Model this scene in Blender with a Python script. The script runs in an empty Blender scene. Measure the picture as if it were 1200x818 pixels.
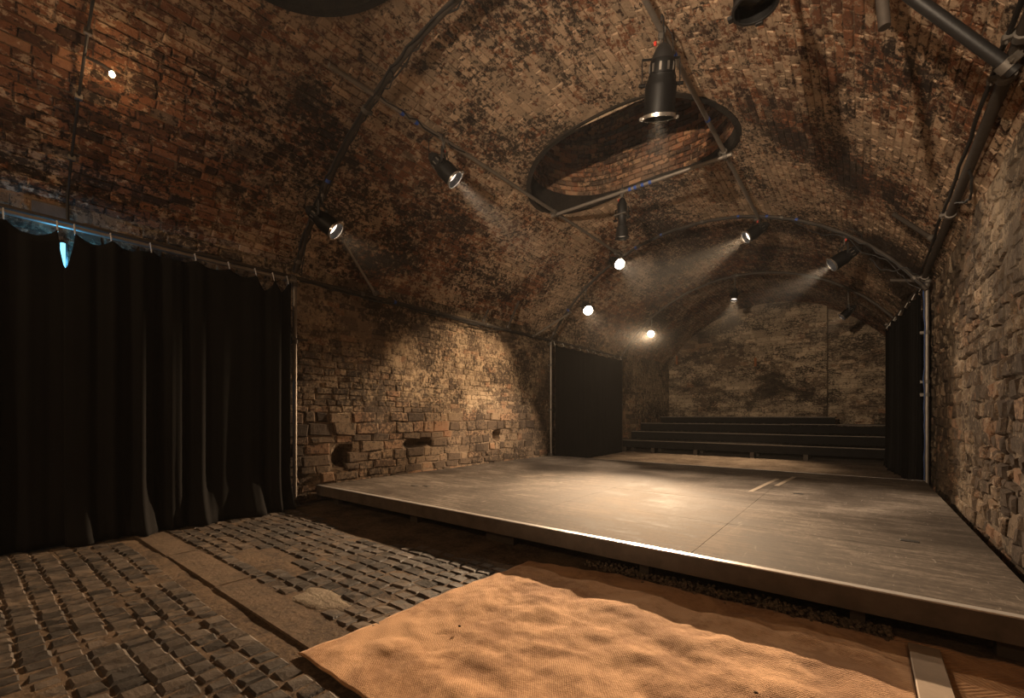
import bpy, math, random
import numpy as np
from mathutils import Vector, Matrix, Quaternion, noise as mnoise

random.seed(7)
SC = bpy.context.scene
COL = SC.collection

# ------------------------------------------------------------------ camera
YAW = math.radians(38.25)
cam_d = bpy.data.cameras.new('camera')
cam = bpy.data.objects.new('camera', cam_d)
COL.objects.link(cam)
cam.location = (0, 0, 1.2)
cam.rotation_euler = (math.radians(90), 0, YAW)
cam_d.sensor_width = 36.0
cam_d.lens = 520.0 / 1200.0 * 36.0
cam_d.shift_y = 78.0 / 1200.0
cam_d.clip_start = 0.05
SC.camera = cam

# ------------------------------------------------------------------ world, exposure
w = bpy.data.worlds.new('night')
SC.world = w
w.use_nodes = True
w.node_tree.nodes['Background'].inputs[0].default_value = (0.01, 0.008, 0.006, 1)
w.node_tree.nodes['Background'].inputs[1].default_value = 0.1
vs = SC.view_settings
vs.view_transform = 'Standard'
vs.look = 'None'
vs.gamma = 1.0
vs.use_curve_mapping = False
vs.exposure = 0.0
HAZE_LOW, HAZE_HIGH = 0.0005, 0.0085      # smoke hangs under the vault

# lamp powers (W); order: see the lamp list near the end
POWER = dict(arch_left=500, quarter_near=2100, crown_near=350, profile=130, quarter_far=1100,
             star_white=1500, star_warm=21000, crown_far=2200, arch_right=2100, back_mid=600, back_right=300,
             bulb=3, fill=48, blue=9, flood=3600)
WARM = (1.0, 0.70, 0.43)
TUNG = (1.0, 0.62, 0.33)
NEUT = (1.0, 0.77, 0.54)

# ------------------------------------------------------------------ room numbers
XL, XR, YB, YF = -6.05, 0.90, 17.8, -4.0
CX = (XL + XR) / 2
ZC, RV = 1.06, 4.10
HALF = (XR - XL) / 2
ZS = ZC + math.sqrt(RV * RV - HALF * HALF)
ARCH_R = 3.90
AMAX = math.asin(HALF / RV)
STZ = 0.225                       # stage top
SY0, SY1, SX0, SX1 = 3.19, 9.02, -6.0, 0.74


def arch_z(x, r=ARCH_R):
    return ZC + math.sqrt(max(0.0, r * r - (x - CX) ** 2))


# ------------------------------------------------------------------ object helpers
def tag(o, label=None, cat=None, group=None, kind=None):
    if label: o['label'] = label
    if cat: o['category'] = cat
    if group: o['group'] = group
    if kind: o['kind'] = kind
    return o


def thing(name, label, cat, loc=(0, 0, 0), group=None):
    o = bpy.data.objects.new(name, None)
    o.empty_display_size = 0.1
    COL.objects.link(o)
    o.location = loc
    return tag(o, label, cat, group)


def link_mesh(name, verts, faces, mat, parent=None, smooth=False, tones=None, loc=None):
    me = bpy.data.meshes.new(name)
    me.from_pydata([tuple(v) for v in verts], [], faces)
    if tones is not None:
        a = me.attributes.new('tone', 'FLOAT', 'FACE')
        a.data.foreach_set('value', np.asarray(tones, dtype=np.float32))
    if smooth:
        me.polygons.foreach_set('use_smooth', [True] * len(me.polygons))
    me.materials.append(mat)
    o = bpy.data.objects.new(name, me)
    COL.objects.link(o)
    if parent: o.parent = parent
    if loc is not None: o.location = loc
    return o


class MB:
    """collects primitives; build() links them as one mesh object"""
    def __init__(self):
        self.v, self.f = [], []

    def add(self, verts, faces, M=None):
        n = len(self.v)
        self.v += [(M @ Vector(p)) if M else Vector(p) for p in verts]
        self.f += [tuple(i + n for i in f) for f in faces]
        return self

    def box(self, lo, hi, M=None, b=0.0):
        (x0, y0, z0), (x1, y1, z1) = lo, hi
        if b <= 0:
            vs_ = [(x0, y0, z0), (x1, y0, z0), (x1, y1, z0), (x0, y1, z0), (x0, y0, z1), (x1, y0, z1), (x1, y1, z1), (x0, y1, z1)]
            fs = [(3, 2, 1, 0), (4, 5, 6, 7), (0, 1, 5, 4), (1, 2, 6, 5), (2, 3, 7, 6), (3, 0, 4, 7)]
        else:
            vs_, fs = [], []
            for (z, ins) in ((z0, b), (z0 + b, 0), (z1 - b, 0), (z1, b)):
                vs_ += [(x0 + ins, y0 + ins, z), (x1 - ins, y0 + ins, z), (x1 - ins, y1 - ins, z), (x0 + ins, y1 - ins, z)]
            for r in range(3):
                for k in range(4):
                    a, c = r * 4 + k, r * 4 + (k + 1) % 4
                    fs.append((a, c, c + 4, a + 4))
            fs += [(3, 2, 1, 0), (12, 13, 14, 15)]
        return self.add(vs_, fs, M)

    def tube(self, pts, r, n=10, M=None, cap=True):
        pts = [Vector(p) for p in pts]
        rr = r if isinstance(r, (list, tuple)) else [r] * len(pts)
        vs_, fs = [], []
        t0 = (pts[1] - pts[0]).normalized()
        u = t0.orthogonal().normalized()
        for i, p in enumerate(pts):
            if i == 0: t = t0
            elif i == len(pts) - 1: t = (pts[i] - pts[i - 1]).normalized()
            else: t = ((pts[i + 1] - pts[i]).normalized() + (pts[i] - pts[i - 1]).normalized()).normalized()
            u = (u - t * u.dot(t)).normalized()
            w_ = t.cross(u)
            for k in range(n):
                a = 2 * math.pi * k / n
                vs_.append(p + (u * math.cos(a) + w_ * math.sin(a)) * rr[i])
        for i in range(len(pts) - 1):
            for k in range(n):
                a, b = i * n + k, i * n + (k + 1) % n
                fs.append((a, b, b + n, a + n))
        if cap:
            fs.append(tuple(range(n - 1, -1, -1)))
            fs.append(tuple((len(pts) - 1) * n + k for k in range(n)))
        return self.add(vs_, fs, M)

    def lathe(self, prof, n=20, M=None, cap=True):
        """prof: list of (radius, z)"""
        vs_, fs = [], []
        for (r, z) in prof:
            for k in range(n):
                a = 2 * math.pi * k / n
                vs_.append((r * math.cos(a), r * math.sin(a), z))
        for i in range(len(prof) - 1):
            for k in range(n):
                a, b = i * n + k, i * n + (k + 1) % n
                fs.append((a, b, b + n, a + n))
        if cap and prof[0][0] > 1e-6: fs.append(tuple(range(n - 1, -1, -1)))
        if cap and prof[-1][0] > 1e-6: fs.append(tuple((len(prof) - 1) * n + k for k in range(n)))
        return self.add(vs_, fs, M)

    def build(self, name, mat, parent=None, smooth=False, local=None):
        """local: world point that becomes the origin (vertices are world); with a parent the parent's location is subtracted"""
        vs_ = self.v
        loc = None
        if parent is None and local is None:
            lo = Vector((min(p.x for p in vs_), min(p.y for p in vs_), min(p.z for p in vs_)))
            hi = Vector((max(p.x for p in vs_), max(p.y for p in vs_), max(p.z for p in vs_)))
            local = ((lo.x + hi.x) / 2, (lo.y + hi.y) / 2, lo.z)
        if local is not None:
            L = Vector(local)
            vs_ = [p - L for p in vs_]
            loc = L if parent is None else None
        o = link_mesh(name, vs_, self.f, mat, parent, False, None, loc)
        if smooth:
            o.data.polygons.foreach_set('use_smooth', [True] * len(o.data.polygons))
            o.data.set_sharp_from_angle(angle=math.radians(40))
        return o


# ------------------------------------------------------------------ materials
class NT:
    def __init__(self, name):
        self.m = bpy.data.materials.new(name)
        self.m.use_nodes = True
        self.t = self.m.node_tree
        self.t.nodes.clear()
        self.out = self.t.nodes.new('ShaderNodeOutputMaterial')

    def n(self, kind, **kw):
        nd = self.t.nodes.new(kind)
        for k, v in kw.items():
            setattr(nd, k, v)
        return nd

    def set(self, sock, v):
        if hasattr(v, 'is_linked') or isinstance(v, bpy.types.NodeSocket):
            self.t.links.new(v, sock)
        else:
            sock.default_value = v

    def pos(self, scale=(1, 1, 1), obj=False):
        s = self.n('ShaderNodeTexCoord').outputs['Object'] if obj else self.n('ShaderNodeNewGeometry').outputs['Position']
        if scale == (1, 1, 1): return s
        v = self.n('ShaderNodeVectorMath', operation='MULTIPLY')
        self.set(v.inputs[0], s); v.inputs[1].default_value = scale
        return v.outputs[0]

    def noise(self, vec, scale, detail=4, rough=0.55, dist=0.0):
        nd = self.n('ShaderNodeTexNoise')
        self.set(nd.inputs['Vector'], vec)
        nd.inputs['Scale'].default_value = scale
        nd.inputs['Detail'].default_value = detail
        nd.inputs['Roughness'].default_value = rough
        nd.inputs['Distortion'].default_value = dist
        return nd.outputs['Fac']

    def math(self, op, a, b=0.0, clamp=False):
        nd = self.n('ShaderNodeMath', operation=op, use_clamp=clamp)
        self.set(nd.inputs[0], a); self.set(nd.inputs[1], b)
        return nd.outputs[0]

    def step(self, v, lo, hi, a=0.0, b=1.0):
        nd = self.n('ShaderNodeMapRange', interpolation_type='SMOOTHSTEP')
        self.set(nd.inputs[0], v)
        nd.inputs[1].default_value = lo; nd.inputs[2].default_value = hi
        nd.inputs[3].default_value = a; nd.inputs[4].default_value = b
        return nd.outputs[0]

    def mix(self, f, a, b):
        nd = self.n('ShaderNodeMix', data_type='RGBA')
        self.set(nd.inputs[0], f)
        for s, v in ((nd.inputs[6], a), (nd.inputs[7], b)):
            if isinstance(v, tuple) and len(v) == 3: v = (*v, 1)
            self.set(s, v)
        return nd.outputs[2]

    def ramp(self, f, stops):
        nd = self.n('ShaderNodeValToRGB')
        cr = nd.color_ramp
        while len(cr.elements) < len(stops): cr.elements.new(0.5)
        for e, (p, c) in zip(cr.elements, stops):
            e.position = p; e.color = (*c, 1)
        self.set(nd.inputs[0], f)
        return nd.outputs[0]

    def bump(self, h, strength=0.5, dist=0.02, normal=None):
        nd = self.n('ShaderNodeBump')
        nd.inputs['Strength'].default_value = strength
        nd.inputs['Distance'].default_value = dist
        self.set(nd.inputs['Height'], h)
        if normal: self.set(nd.inputs['Normal'], normal)
        return nd.outputs[0]

    def attr(self, name):
        return self.n('ShaderNodeAttribute', attribute_name=name).outputs['Fac']

    def bsdf(self, color, rough=0.8, metal=0.0, normal=None, spec=0.4, emit=None, es=0.0, sheen=0.0):
        p = self.n('ShaderNodeBsdfPrincipled')
        if isinstance(color, tuple) and len(color) == 3: color = (*color, 1)
        self.set(p.inputs['Base Color'], color)
        self.set(p.inputs['Roughness'], rough)
        p.inputs['Metallic'].default_value = metal
        p.inputs['Specular IOR Level'].default_value = spec
        if sheen: p.inputs['Sheen Weight'].default_value = sheen
        if normal: self.set(p.inputs['Normal'], normal)
        if emit:
            p.inputs['Emission Color'].default_value = (*emit, 1)
            p.inputs['Emission Strength'].default_value = es
        self.t.links.new(p.outputs[0], self.out.inputs['Surface'])
        return self.m


def masonry(name, stops, wash, wash_amt, soot, soot_amt, big=0.55, fine=7.0, aniso=(1, 1, 1), mortar=False, low_wash=None, bump=0.8, wash_lo=0.95):
    """weathered brick or stone under flaking whitewash; pattern follows the place, tone follows the piece"""
    N = NT(name)
    p = N.pos(aniso)
    nb = N.noise(p, big, 5, 0.6, 0.3)
    nf = N.noise(p, fine, 9, 0.72, 0.15)
    ns = N.noise(p, big * 1.7, 7, 0.66, 0.5)
    nf2 = N.noise(p, fine * 2.3, 6, 0.7)
    nx = N.noise(p, 55.0, 4, 0.7)
    tone = N.math('ADD', N.attr('tone'), N.math('MULTIPLY', N.math('SUBTRACT', nf2, 0.5), 0.9))
    base = N.ramp(tone, stops)
    if mortar: base = N.mix(nf, stops[0][1], stops[-1][1])
    # whitewash flakes
    nfl = N.noise(p, fine * 2.9, 5, 0.65, 0.4)
    s = N.math('ADD', N.math('MULTIPLY', nb, 0.75), N.math('ADD', N.math('MULTIPLY', nf, 0.75), N.math('MULTIPLY', nfl, 0.5)))
    if low_wash is not None:          # the wash stays on the upper wall
        z = N.n('ShaderNodeSeparateXYZ'); N.set(z.inputs[0], N.pos())
        s = N.math('ADD', s, N.step(z.outputs['Z'], low_wash[0], low_wash[1], low_wash[2], 0.0))
    wf = N.math('MULTIPLY', N.step(s, wash_lo, wash_lo + 0.09), wash_amt)
    c = N.mix(wf, base, N.mix(N.step(N.math('ADD', N.math('MULTIPLY', N.attr('tone'), 0.45), N.math('MULTIPLY', nf2, 0.6)), 0.3, 0.75), tuple(x * 0.62 for x in wash), wash))
    # soot and damp
    sf = N.math('ADD', N.math('MULTIPLY', ns, 0.9), N.math('MULTIPLY', nf2, 1.1))
    big_s = N.math('ADD', N.noise(p, big * 0.8, 3, 0.5, 0.8), N.math('MULTIPLY', nfl, 0.55))
    sk = N.math('MULTIPLY', N.math('MAXIMUM', N.step(sf, 1.0, 1.10), N.step(big_s, 0.86, 0.95)), soot_amt)
    c = N.mix(sk, c, soot)
    h = N.math('ADD', N.math('MULTIPLY', nf, 0.7), N.math('ADD', N.math('MULTIPLY', nf2, 0.5), N.math('MULTIPLY', nx, 0.22)))
    h = N.math('ADD', h, N.math('MULTIPLY', wf, 0.12))
    return N.bsdf(c, 0.88, normal=N.bump(h, bump, 0.035), spec=0.25)


BRICK_STOPS = [(0.0, (0.04, 0.02, 0.013)), (0.35, (0.115, 0.05, 0.027)), (0.65, (0.22, 0.09, 0.043)), (1.0, (0.30, 0.155, 0.085))]
STONE_STOPS = [(0.0, (0.06, 0.042, 0.03)), (0.4, (0.13, 0.09, 0.06)), (0.75, (0.22, 0.155, 0.10)), (1.0, (0.23, 0.125, 0.072))]
M_VAULT = masonry('vault_brick', BRICK_STOPS, (0.60, 0.44, 0.30), 0.85, (0.018, 0.012, 0.009), 0.9, 0.5, 9.0, (1.0, 0.75, 1.0), wash_lo=0.94)
M_VMORT = masonry('vault_mortar', [(0, (0.10, 0.065, 0.042)), (1, (0.20, 0.14, 0.095))], (0.52, 0.38, 0.26), 0.8, (0.018, 0.012, 0.009), 0.9, 0.5, 9.0, (1.0, 0.75, 1.0), mortar=True, wash_lo=0.94)
M_SHAFT = masonry('shaft_brick', [(p, tuple(min(0.5, q * 1.9) for q in c)) for p, c in BRICK_STOPS], (0.34, 0.23, 0.15), 0.6, (0.02, 0.013, 0.01), 0.8, 0.9, 7)
M_STONE_L = masonry('left_wall_stone', STONE_STOPS, (0.47, 0.355, 0.235), 0.9, (0.035, 0.024, 0.017), 0.85, 0.6, 8.0, low_wash=(0.5, 1.7, -0.34))
M_MORT_L = masonry('left_wall_mortar', [(0, (0.13, 0.09, 0.06)), (1, (0.25, 0.18, 0.12))], (0.47, 0.355, 0.235), 0.9, (0.035, 0.024, 0.017), 0.85, 0.6, 8.0, mortar=True, low_wash=(0.5, 1.7, -0.34))
M_STONE_R = masonry('right_wall_stone', STONE_STOPS, (0.42, 0.33, 0.235), 0.8, (0.04, 0.028, 0.02), 0.75, 0.8, 9.0, low_wash=(0.8, 2.6, -0.10), bump=0.9)
M_MORT_R = masonry('right_wall_mortar', [(0, (0.11, 0.08, 0.055)), (1, (0.24, 0.18, 0.125))], (0.42, 0.33, 0.235), 0.8, (0.04, 0.028, 0.02), 0.75, 0.8, 9.0, mortar=True, low_wash=(0.8, 2.6, -0.10), bump=0.9)
M_STONE_B = masonry('back_wall_stone', STONE_STOPS, (0.58, 0.45, 0.31), 0.85, (0.03, 0.022, 0.016), 0.9, 0.6, 7.0, (1, 1, 1.9))
M_MORT_B = masonry('back_wall_mortar', [(0, (0.11, 0.08, 0.055)), (1, (0.24, 0.18, 0.125))], (0.45, 0.34, 0.235), 0.85, (0.03, 0.022, 0.016), 0.9, 0.6, 7.0, (1, 1, 1.9), mortar=True)


def m_sett():
    N = NT('sett_stone')
    p = N.pos()
    n1 = N.noise(p, 1.1, 5, 0.6); n2 = N.noise(p, 16, 8, 0.7); n3 = N.noise(p, 70, 4, 0.7)
    c = N.ramp(N.math('ADD', N.attr('tone'), N.math('MULTIPLY', N.math('SUBTRACT', n2, 0.5), 0.8)),
               [(0, (0.019, 0.0145, 0.011)), (0.5, (0.038, 0.029, 0.022)), (1, (0.076, 0.057, 0.042))])
    dust = N.step(N.math('ADD', N.math('MULTIPLY', n1, 1.0), N.math('MULTIPLY', n2, 0.8)), 0.92, 1.08)
    c = N.mix(N.math('MULTIPLY', dust, 0.6), c, (0.13, 0.09, 0.057))
    return N.bsdf(c, N.step(n2, 0.3, 0.7, 0.5, 0.85), normal=N.bump(N.math('ADD', n2, N.math('MULTIPLY', n3, 0.4)), 0.6, 0.012), spec=0.4)


def m_dirt(name, a, b, scale=3.0, rough=0.95):
    N = NT(name)
    p = N.pos()
    n1 = N.noise(p, scale, 8, 0.7); n2 = N.noise(p, scale * 12, 6, 0.75)
    f = N.math('ADD', N.math('MULTIPLY', n1, 0.6), N.math('MULTIPLY', n2, 0.4))
    return N.bsdf(N.mix(N.step(f, 0.38, 0.62), a, b), rough, normal=N.bump(f, 0.7, 0.03), spec=0.2)


def m_plain(name, col, rough=0.6, metal=0.0, var=0.25, scale=9.0, obj=True, spec=0.4, bump=0.15, bs=40.0):
    N = NT(name)
    p = N.pos(obj=obj)
    n1 = N.noise(p, scale, 6, 0.65)
    lo = tuple(c * (1 - var) for c in col); hi = tuple(min(1, c * (1 + var)) for c in col)
    return N.bsdf(N.mix(n1, lo, hi), rough, metal, normal=N.bump(N.noise(p, bs, 4, 0.7), bump, 0.01), spec=spec)


def m_deck():
    N = NT('stage_deck')
    p = N.pos()
    ps = N.pos((0.6, 5.0, 1.0))
    n1 = N.noise(p, 0.8, 6, 0.62, 0.6); n2 = N.noise(ps, 3.0, 8, 0.68, 0.8); n3 = N.noise(p, 24, 6, 0.7)
    f = N.math('ADD', N.math('MULTIPLY', n1, 0.45), N.math('ADD', N.math('MULTIPLY', n2, 0.35), N.math('MULTIPLY', n3, 0.2)))
    c = N.ramp(f, [(0.40, (0.034, 0.027, 0.022)), (0.5, (0.078, 0.064, 0.053)), (0.59, (0.18, 0.15, 0.125))])
    c = N.mix(N.math('MULTIPLY', N.attr('tone'), 0.15), c, (0.09, 0.075, 0.062))
    # pale scuff strokes
    sc = N.noise(N.pos((1.6, 0.35, 1)), 9, 5, 0.6, 2.5)
    c = N.mix(N.math('MULTIPLY', N.step(sc, 0.63, 0.72), 0.4), c, (0.30, 0.27, 0.23))
    return N.bsdf(c, N.step(f, 0.4, 0.6, 0.7, 0.9), normal=N.bump(f, 0.15, 0.01), spec=0.04)


def m_burlap(name, c0, c1, twill=False):
    N = NT(name)
    p = N.pos()
    s = N.n('ShaderNodeSeparateXYZ'); N.set(s.inputs[0], p)
    n1 = N.noise(p, 2.2, 7, 0.66, 0.4); n2 = N.noise(p, 30, 5, 0.7)
    if twill:
        # herringbone: diagonal ribs mirrored every band
        band = N.math('PINGPONG', s.outputs['Y'], 0.10)
        g = N.math('SINE', N.math('MULTIPLY', N.math('ADD', s.outputs['X'], N.math('MULTIPLY', band, 1.0)), 2 * math.pi / 0.030))
        wv = N.math('MULTIPLY', g, 0.5)
    else:
        wob = N.math('MULTIPLY', N.math('SUBTRACT', N.noise(p, 6, 3), 0.5), 0.02)
        gx = N.math('SINE', N.math('MULTIPLY', N.math('ADD', s.outputs['X'], wob), 2 * math.pi / 0.012))
        gy = N.math('SINE', N.math('MULTIPLY', N.math('ADD', s.outputs['Y'], wob), 2 * math.pi / 0.016))
        wv = N.math('MULTIPLY', gx, gy)
    f = N.math('ADD', N.math('MULTIPLY', n1, 0.75), N.math('MULTIPLY', n2, 0.25))
    c = N.mix(N.step(f, 0.40, 0.58), c0, c1)
    c = N.mix(N.step(wv, -1.0, 0.2, 0.35, 0.0), c, tuple(x * 0.4 for x in c0))
    h = N.math('ADD', N.math('MULTIPLY', wv, 0.9 if twill else 0.22), N.math('ADD', n2, N.noise(p, 140, 3, 0.7)))
    return N.bsdf(c, 0.95, normal=N.bump(h, 0.55, 0.006), spec=0.1, sheen=0.1)


def m_emit(name, col, strength):
    N = NT(name)
    e = N.n('ShaderNodeEmission')
    e.inputs[0].default_value = (*col, 1); e.inputs[1].default_value = strength
    N.t.links.new(e.outputs[0], N.out.inputs['Surface'])
    return N.m


M_SETT = m_sett()
M_DIRT = m_dirt('floor_dirt', (0.035, 0.023, 0.015), (0.125, 0.083, 0.05))
M_BACKFLOOR = m_dirt('back_floor_screed', (0.12, 0.09, 0.066), (0.29, 0.23, 0.175), 1.6)
M_SLAB = m_dirt('kerb_slab', (0.06, 0.042, 0.028), (0.125, 0.085, 0.054), 2.5)
M_CEMENT = m_dirt('cement', (0.12, 0.092, 0.066), (0.21, 0.17, 0.125), 5.0)
M_DECK = m_deck()
M_FASCIA = m_plain('stage_fascia', (0.11, 0.084, 0.065), 0.75, var=0.6, scale=7, spec=0.15)
M_NOSING = m_plain('worn_alloy_edge', (0.50, 0.47, 0.45), 0.35, 0.6, var=0.2)
M_TIMBER = m_plain('dark_timber', (0.05, 0.036, 0.025), 0.75, var=0.4, scale=12)
M_BENCH = m_plain('black_paint_board', (0.013, 0.0117, 0.011), 0.85, var=0.5, scale=5, spec=0.1)
M_BENCHTOP = m_plain('worn_tread', (0.020, 0.017, 0.015), 0.85, var=0.5, scale=4, spec=0.1)
M_BENCHEDGE = m_plain('scuffed_edge', (0.15, 0.125, 0.10), 0.7, var=0.5, scale=20)
M_BURLAP = m_burlap('burlap', (0.29, 0.15, 0.068), (0.50, 0.29, 0.15))
M_TWILL = m_burlap('herringbone_jute', (0.27, 0.13, 0.05), (0.44, 0.235, 0.105), True)
M_BOARD = m_plain('grey_board', (0.22, 0.16, 0.11), 0.8, var=0.3, scale=6)
M_STEEL = m_plain('galvanised_pipe', (0.26, 0.23, 0.20), 0.5, 0.6, var=0.35, scale=14)
M_DARKPIPE = m_plain('dark_pipe', (0.055, 0.044, 0.036), 0.65, 0.25, var=0.45, scale=12)
M_CLAMP = m_plain('clamp_steel', (0.13, 0.115, 0.10), 0.55, 0.5, var=0.4, scale=30)
M_BLACK = m_plain('black_enamel', (0.006, 0.0056, 0.0056), 0.5, 0.0, var=0.3, spec=0.2)
M_BLACKM = m_plain('black_steel', (0.016, 0.015, 0.015), 0.5, 0.1, var=0.3)
M_CABLE = m_plain('black_rubber', (0.012, 0.011, 0.011), 0.55, var=0.3)
M_BLUE = m_plain('blue_tape', (0.03, 0.09, 0.42), 0.5, var=0.2)
M_BLUECAB = m_plain('blue_cable', (0.03, 0.06, 0.16), 0.5, var=0.2)
M_RED = m_plain('red_plastic', (0.55, 0.05, 0.03), 0.45, var=0.2)
M_RUST = m_plain('rusty_iron', (0.30, 0.12, 0.05), 0.85, 0.1, var=0.4, scale=25)
M_CHROME = m_plain('bright_ring', (0.65, 0.62, 0.58), 0.25, 0.9, var=0.1)
M_TAPE = m_plain('pale_tape', (0.24, 0.19, 0.14), 0.8, var=0.5, scale=30)
M_COLLAR = m_dirt('sooty_collar', (0.010, 0.008, 0.007), (0.03, 0.022, 0.016), 6)
M_GRAVEL = m_dirt('gravel', (0.06, 0.045, 0.032), (0.24, 0.175, 0.12), 22)
M_TIE = m_plain('white_tie', (0.6, 0.57, 0.52), 0.6)
M_LENS = m_emit('lit_lens', (1.0, 0.86, 0.68), 45)
M_LENS_MID = m_emit('turned_lens', (1.0, 0.82, 0.68), 2.6)
M_LENS_DIM = m_emit('dim_lens', (1.0, 0.74, 0.5), 0.35)
M_GLASS = m_plain('unlit_lens', (0.05, 0.045, 0.04), 0.12, spec=0.6)
M_BULB = m_emit('bulb_glass_lit', (1.0, 0.62, 0.28), 60)
M_BLUELED = m_emit('blue_tube', (0.22, 0.68, 0.95), 2.2)


def m_curtain():
    N = NT('black_wool_serge')
    p = N.pos(obj=True)
    n = N.noise(p, 60, 4, 0.7); n1 = N.noise(p, 1.5, 4, 0.6)
    return N.bsdf(N.mix(n1, (0.007, 0.0067, 0.0067), (0.016, 0.0148, 0.0145)), 0.95, normal=N.bump(n, 0.15, 0.004), spec=0.04, sheen=0.0)


M_CURTAIN = m_curtain()


# ------------------------------------------------------------------ pieces laid into walls, vault and floor
FWD = np.array((-math.sin(YAW), math.cos(YAW), 0.0)); RGT = np.array((math.cos(YAW), math.sin(YAW), 0.0))


def frame_size(c, nrm, area):
    """how large a piece shows from the photograph's place: picks which pieces become separate parts"""
    d = np.array(c) - np.array((0, 0, 1.2))
    dep = d @ FWD
    if dep < 0.3: return -1
    u = 600 + 520 * (d @ RGT) / dep; v = 487 - 520 * d[2] / dep
    if u < -10 or u > 1210 or v < -10 or v > 828: return -1
    dist = np.linalg.norm(d)
    return area * abs(np.dot(nrm, d) / dist) / dep ** 2


class Pieces:
    def __init__(self):
        self.p = []

    def slab(self, O, U, V, Nrm, quad, depth, proud, ch, tone, hide=False):
        """chamfered piece: quad = four (u,v) corners in the plane O,U,V; reaches from -depth to +proud along Nrm"""
        cu = sum(q[0] for q in quad) / 4; cv = sum(q[1] for q in quad) / 4
        vs_ = []
        for (dz, ins) in ((-depth, 0.0), (proud - ch * 0.8, 0.0), (proud, ch)):
            for (a, b) in quad:
                du, dv = cu - a, cv - b
                L = math.hypot(du, dv) or 1
                k = min(0.45, ins / L * 1.3)
                jz = random.uniform(-0.35, 0.35) * ch if ins else 0
                vs_.append(O + U * (a + du * k) + V * (b + dv * k) + Nrm * (dz + jz))
        fs = []
        for r in range(2):
            for k in range(4):
                a, b = r * 4 + k, r * 4 + (k + 1) % 4
                fs.append((a, b, b + 4, a + 4))
        fs.append((8, 9, 10, 11))
        c = O + U * cu + V * cv
        area = 0.5 * abs((quad[2][0] - quad[0][0]) * (quad[3][1] - quad[1][1]) - (quad[3][0] - quad[1][0]) * (quad[2][1] - quad[0][1]))
        sz = -1 if hide else frame_size(c, Nrm, area)
        self.p.append((sz, c, vs_, fs, tone))

    def build(self, name, mat, parent, limit=295):
        self.p.sort(key=lambda r: -r[0])
        singles = [r for r in self.p[:limit] if r[0] > 0]
        rest = self.p[len(singles):]
        for (sz, c, vs_, fs, tone) in singles:
            link_mesh(name, [q - c for q in vs_], fs, mat, parent, False, [tone] * len(fs), c)
        if rest:
            V, F, T = [], [], []
            for (sz, c, vs_, fs, tone) in rest:
                n = len(V)
                V += vs_; F += [tuple(i + n for i in f) for f in fs]; T += [tone] * len(fs)
            o = link_mesh(name, V, F, mat, parent, False, T)
            o['kind'] = 'stuff'


def struct(name, verts, faces, mat, smooth=False):
    o = link_mesh(name, verts, faces, mat, None, smooth, [0.5] * len(faces))
    o['kind'] = 'structure'
    return o


def grid_wall(name, mat, O, U, V, Nrm, lu, lv, step, amp, holes=(), seed=0):
    """backing of a rough wall; holes = (u, v, ru, rv, depth) pushed in"""
    nu, nv = max(2, int(lu / step)), max(2, int(lv / step))
    vs_ = []
    for j in range(nv + 1):
        for i in range(nu + 1):
            a, b = lu * i / nu, lv * j / nv
            d = amp * mnoise.noise(Vector((a * 2.1 + seed, b * 2.1, seed * 3.7)))
            for (hu, hv, ru, rv, hd) in holes:
                q = ((a - hu) / ru) ** 2 + ((b - hv) / rv) ** 2
                if q < 1: d -= hd * min(1, (1 - q) * 3)
            vs_.append(O + U * a + V * b + Nrm * d)
    fs = []
    for j in range(nv):
        for i in range(nu):
            a = j * (nu + 1) + i
            fs.append((a, a + 1, a + nu + 2, a + nu + 1))
    return struct(name, vs_, fs, mat)


def lay_courses(P, O, U, V, Nrm, u0, u1, v0, v1, hfun, wfun, jit, gap, proud, depth, ch, skip=None, hide=None, vtop=None):
    v = v0
    while v < v1 - 0.03:
        h = min(hfun(v), v1 - v)
        if v1 - v - h < 0.04: h = v1 - v
        u = u0 - random.random() * 0.2
        while u < u1:
            wd = wfun(v)
            a0, a1 = max(u, u0), min(u + wd, u1)
            u += wd
            if a1 - a0 < 0.04: continue
            if skip and skip((a0 + a1) / 2, v + h / 2): continue
            if vtop and v + h > vtop((a0 + a1) / 2): continue
            g = gap * random.uniform(0.6, 1.4)
            j = lambda: random.uniform(-jit, jit)
            q = [(a0 + g + j(), v + g + j()), (a1 - g + j(), v + g + j()), (a1 - g + j(), v + h - g + j()), (a0 + g + j(), v + h - g + j())]
            pr = proud * random.uniform(0.25, 1.5)
            P.slab(O, U, V, Nrm, q, depth, pr, ch, random.random(), bool(hide and hide((a0 + a1) / 2, v + h / 2)))
        v += h


X, Y, Z = Vector((1, 0, 0)), Vector((0, 1, 0)), Vector((0, 0, 1))

# ---- left wall (u = y from YF, v = z)
HOLES_L = [(3.62 - YF, 0.60, 0.17, 0.16, 0.28), (5.05 - YF, 0.72, 0.30, 0.11, 0.26), (7.15 - YF, 0.78, 0.14, 0.10, 0.22), (8.1 - YF, 1.5, 0.07, 0.09, 0.15)]
wall_left = grid_wall('wall_left', M_MORT_L, Vector((XL, YF, 0)), Y, Z, X, YB - YF, ZS + 0.03, 0.07, 0.012, HOLES_L, 1)
P = Pieces()
inh = lambda u, v: any(((u - h[0]) / (h[2] + 0.03)) ** 2 + ((v - h[1]) / (h[3] + 0.03)) ** 2 < 1.0 for h in HOLES_L)
lay_courses(P, Vector((XL, YF, 0)), Y, Z, X, 2.5 - YF, YB - YF, 0.0, 1.25, lambda v: random.uniform(0.10, 0.19), lambda v: random.uniform(0.14, 0.42),
            0.020, 0.004, 0.024, 0.05, 0.022, skip=inh, hide=lambda u, v: 9.1 < u + YF < 12.9 or (u + YF > 3.2 and v < 0.2))
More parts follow.
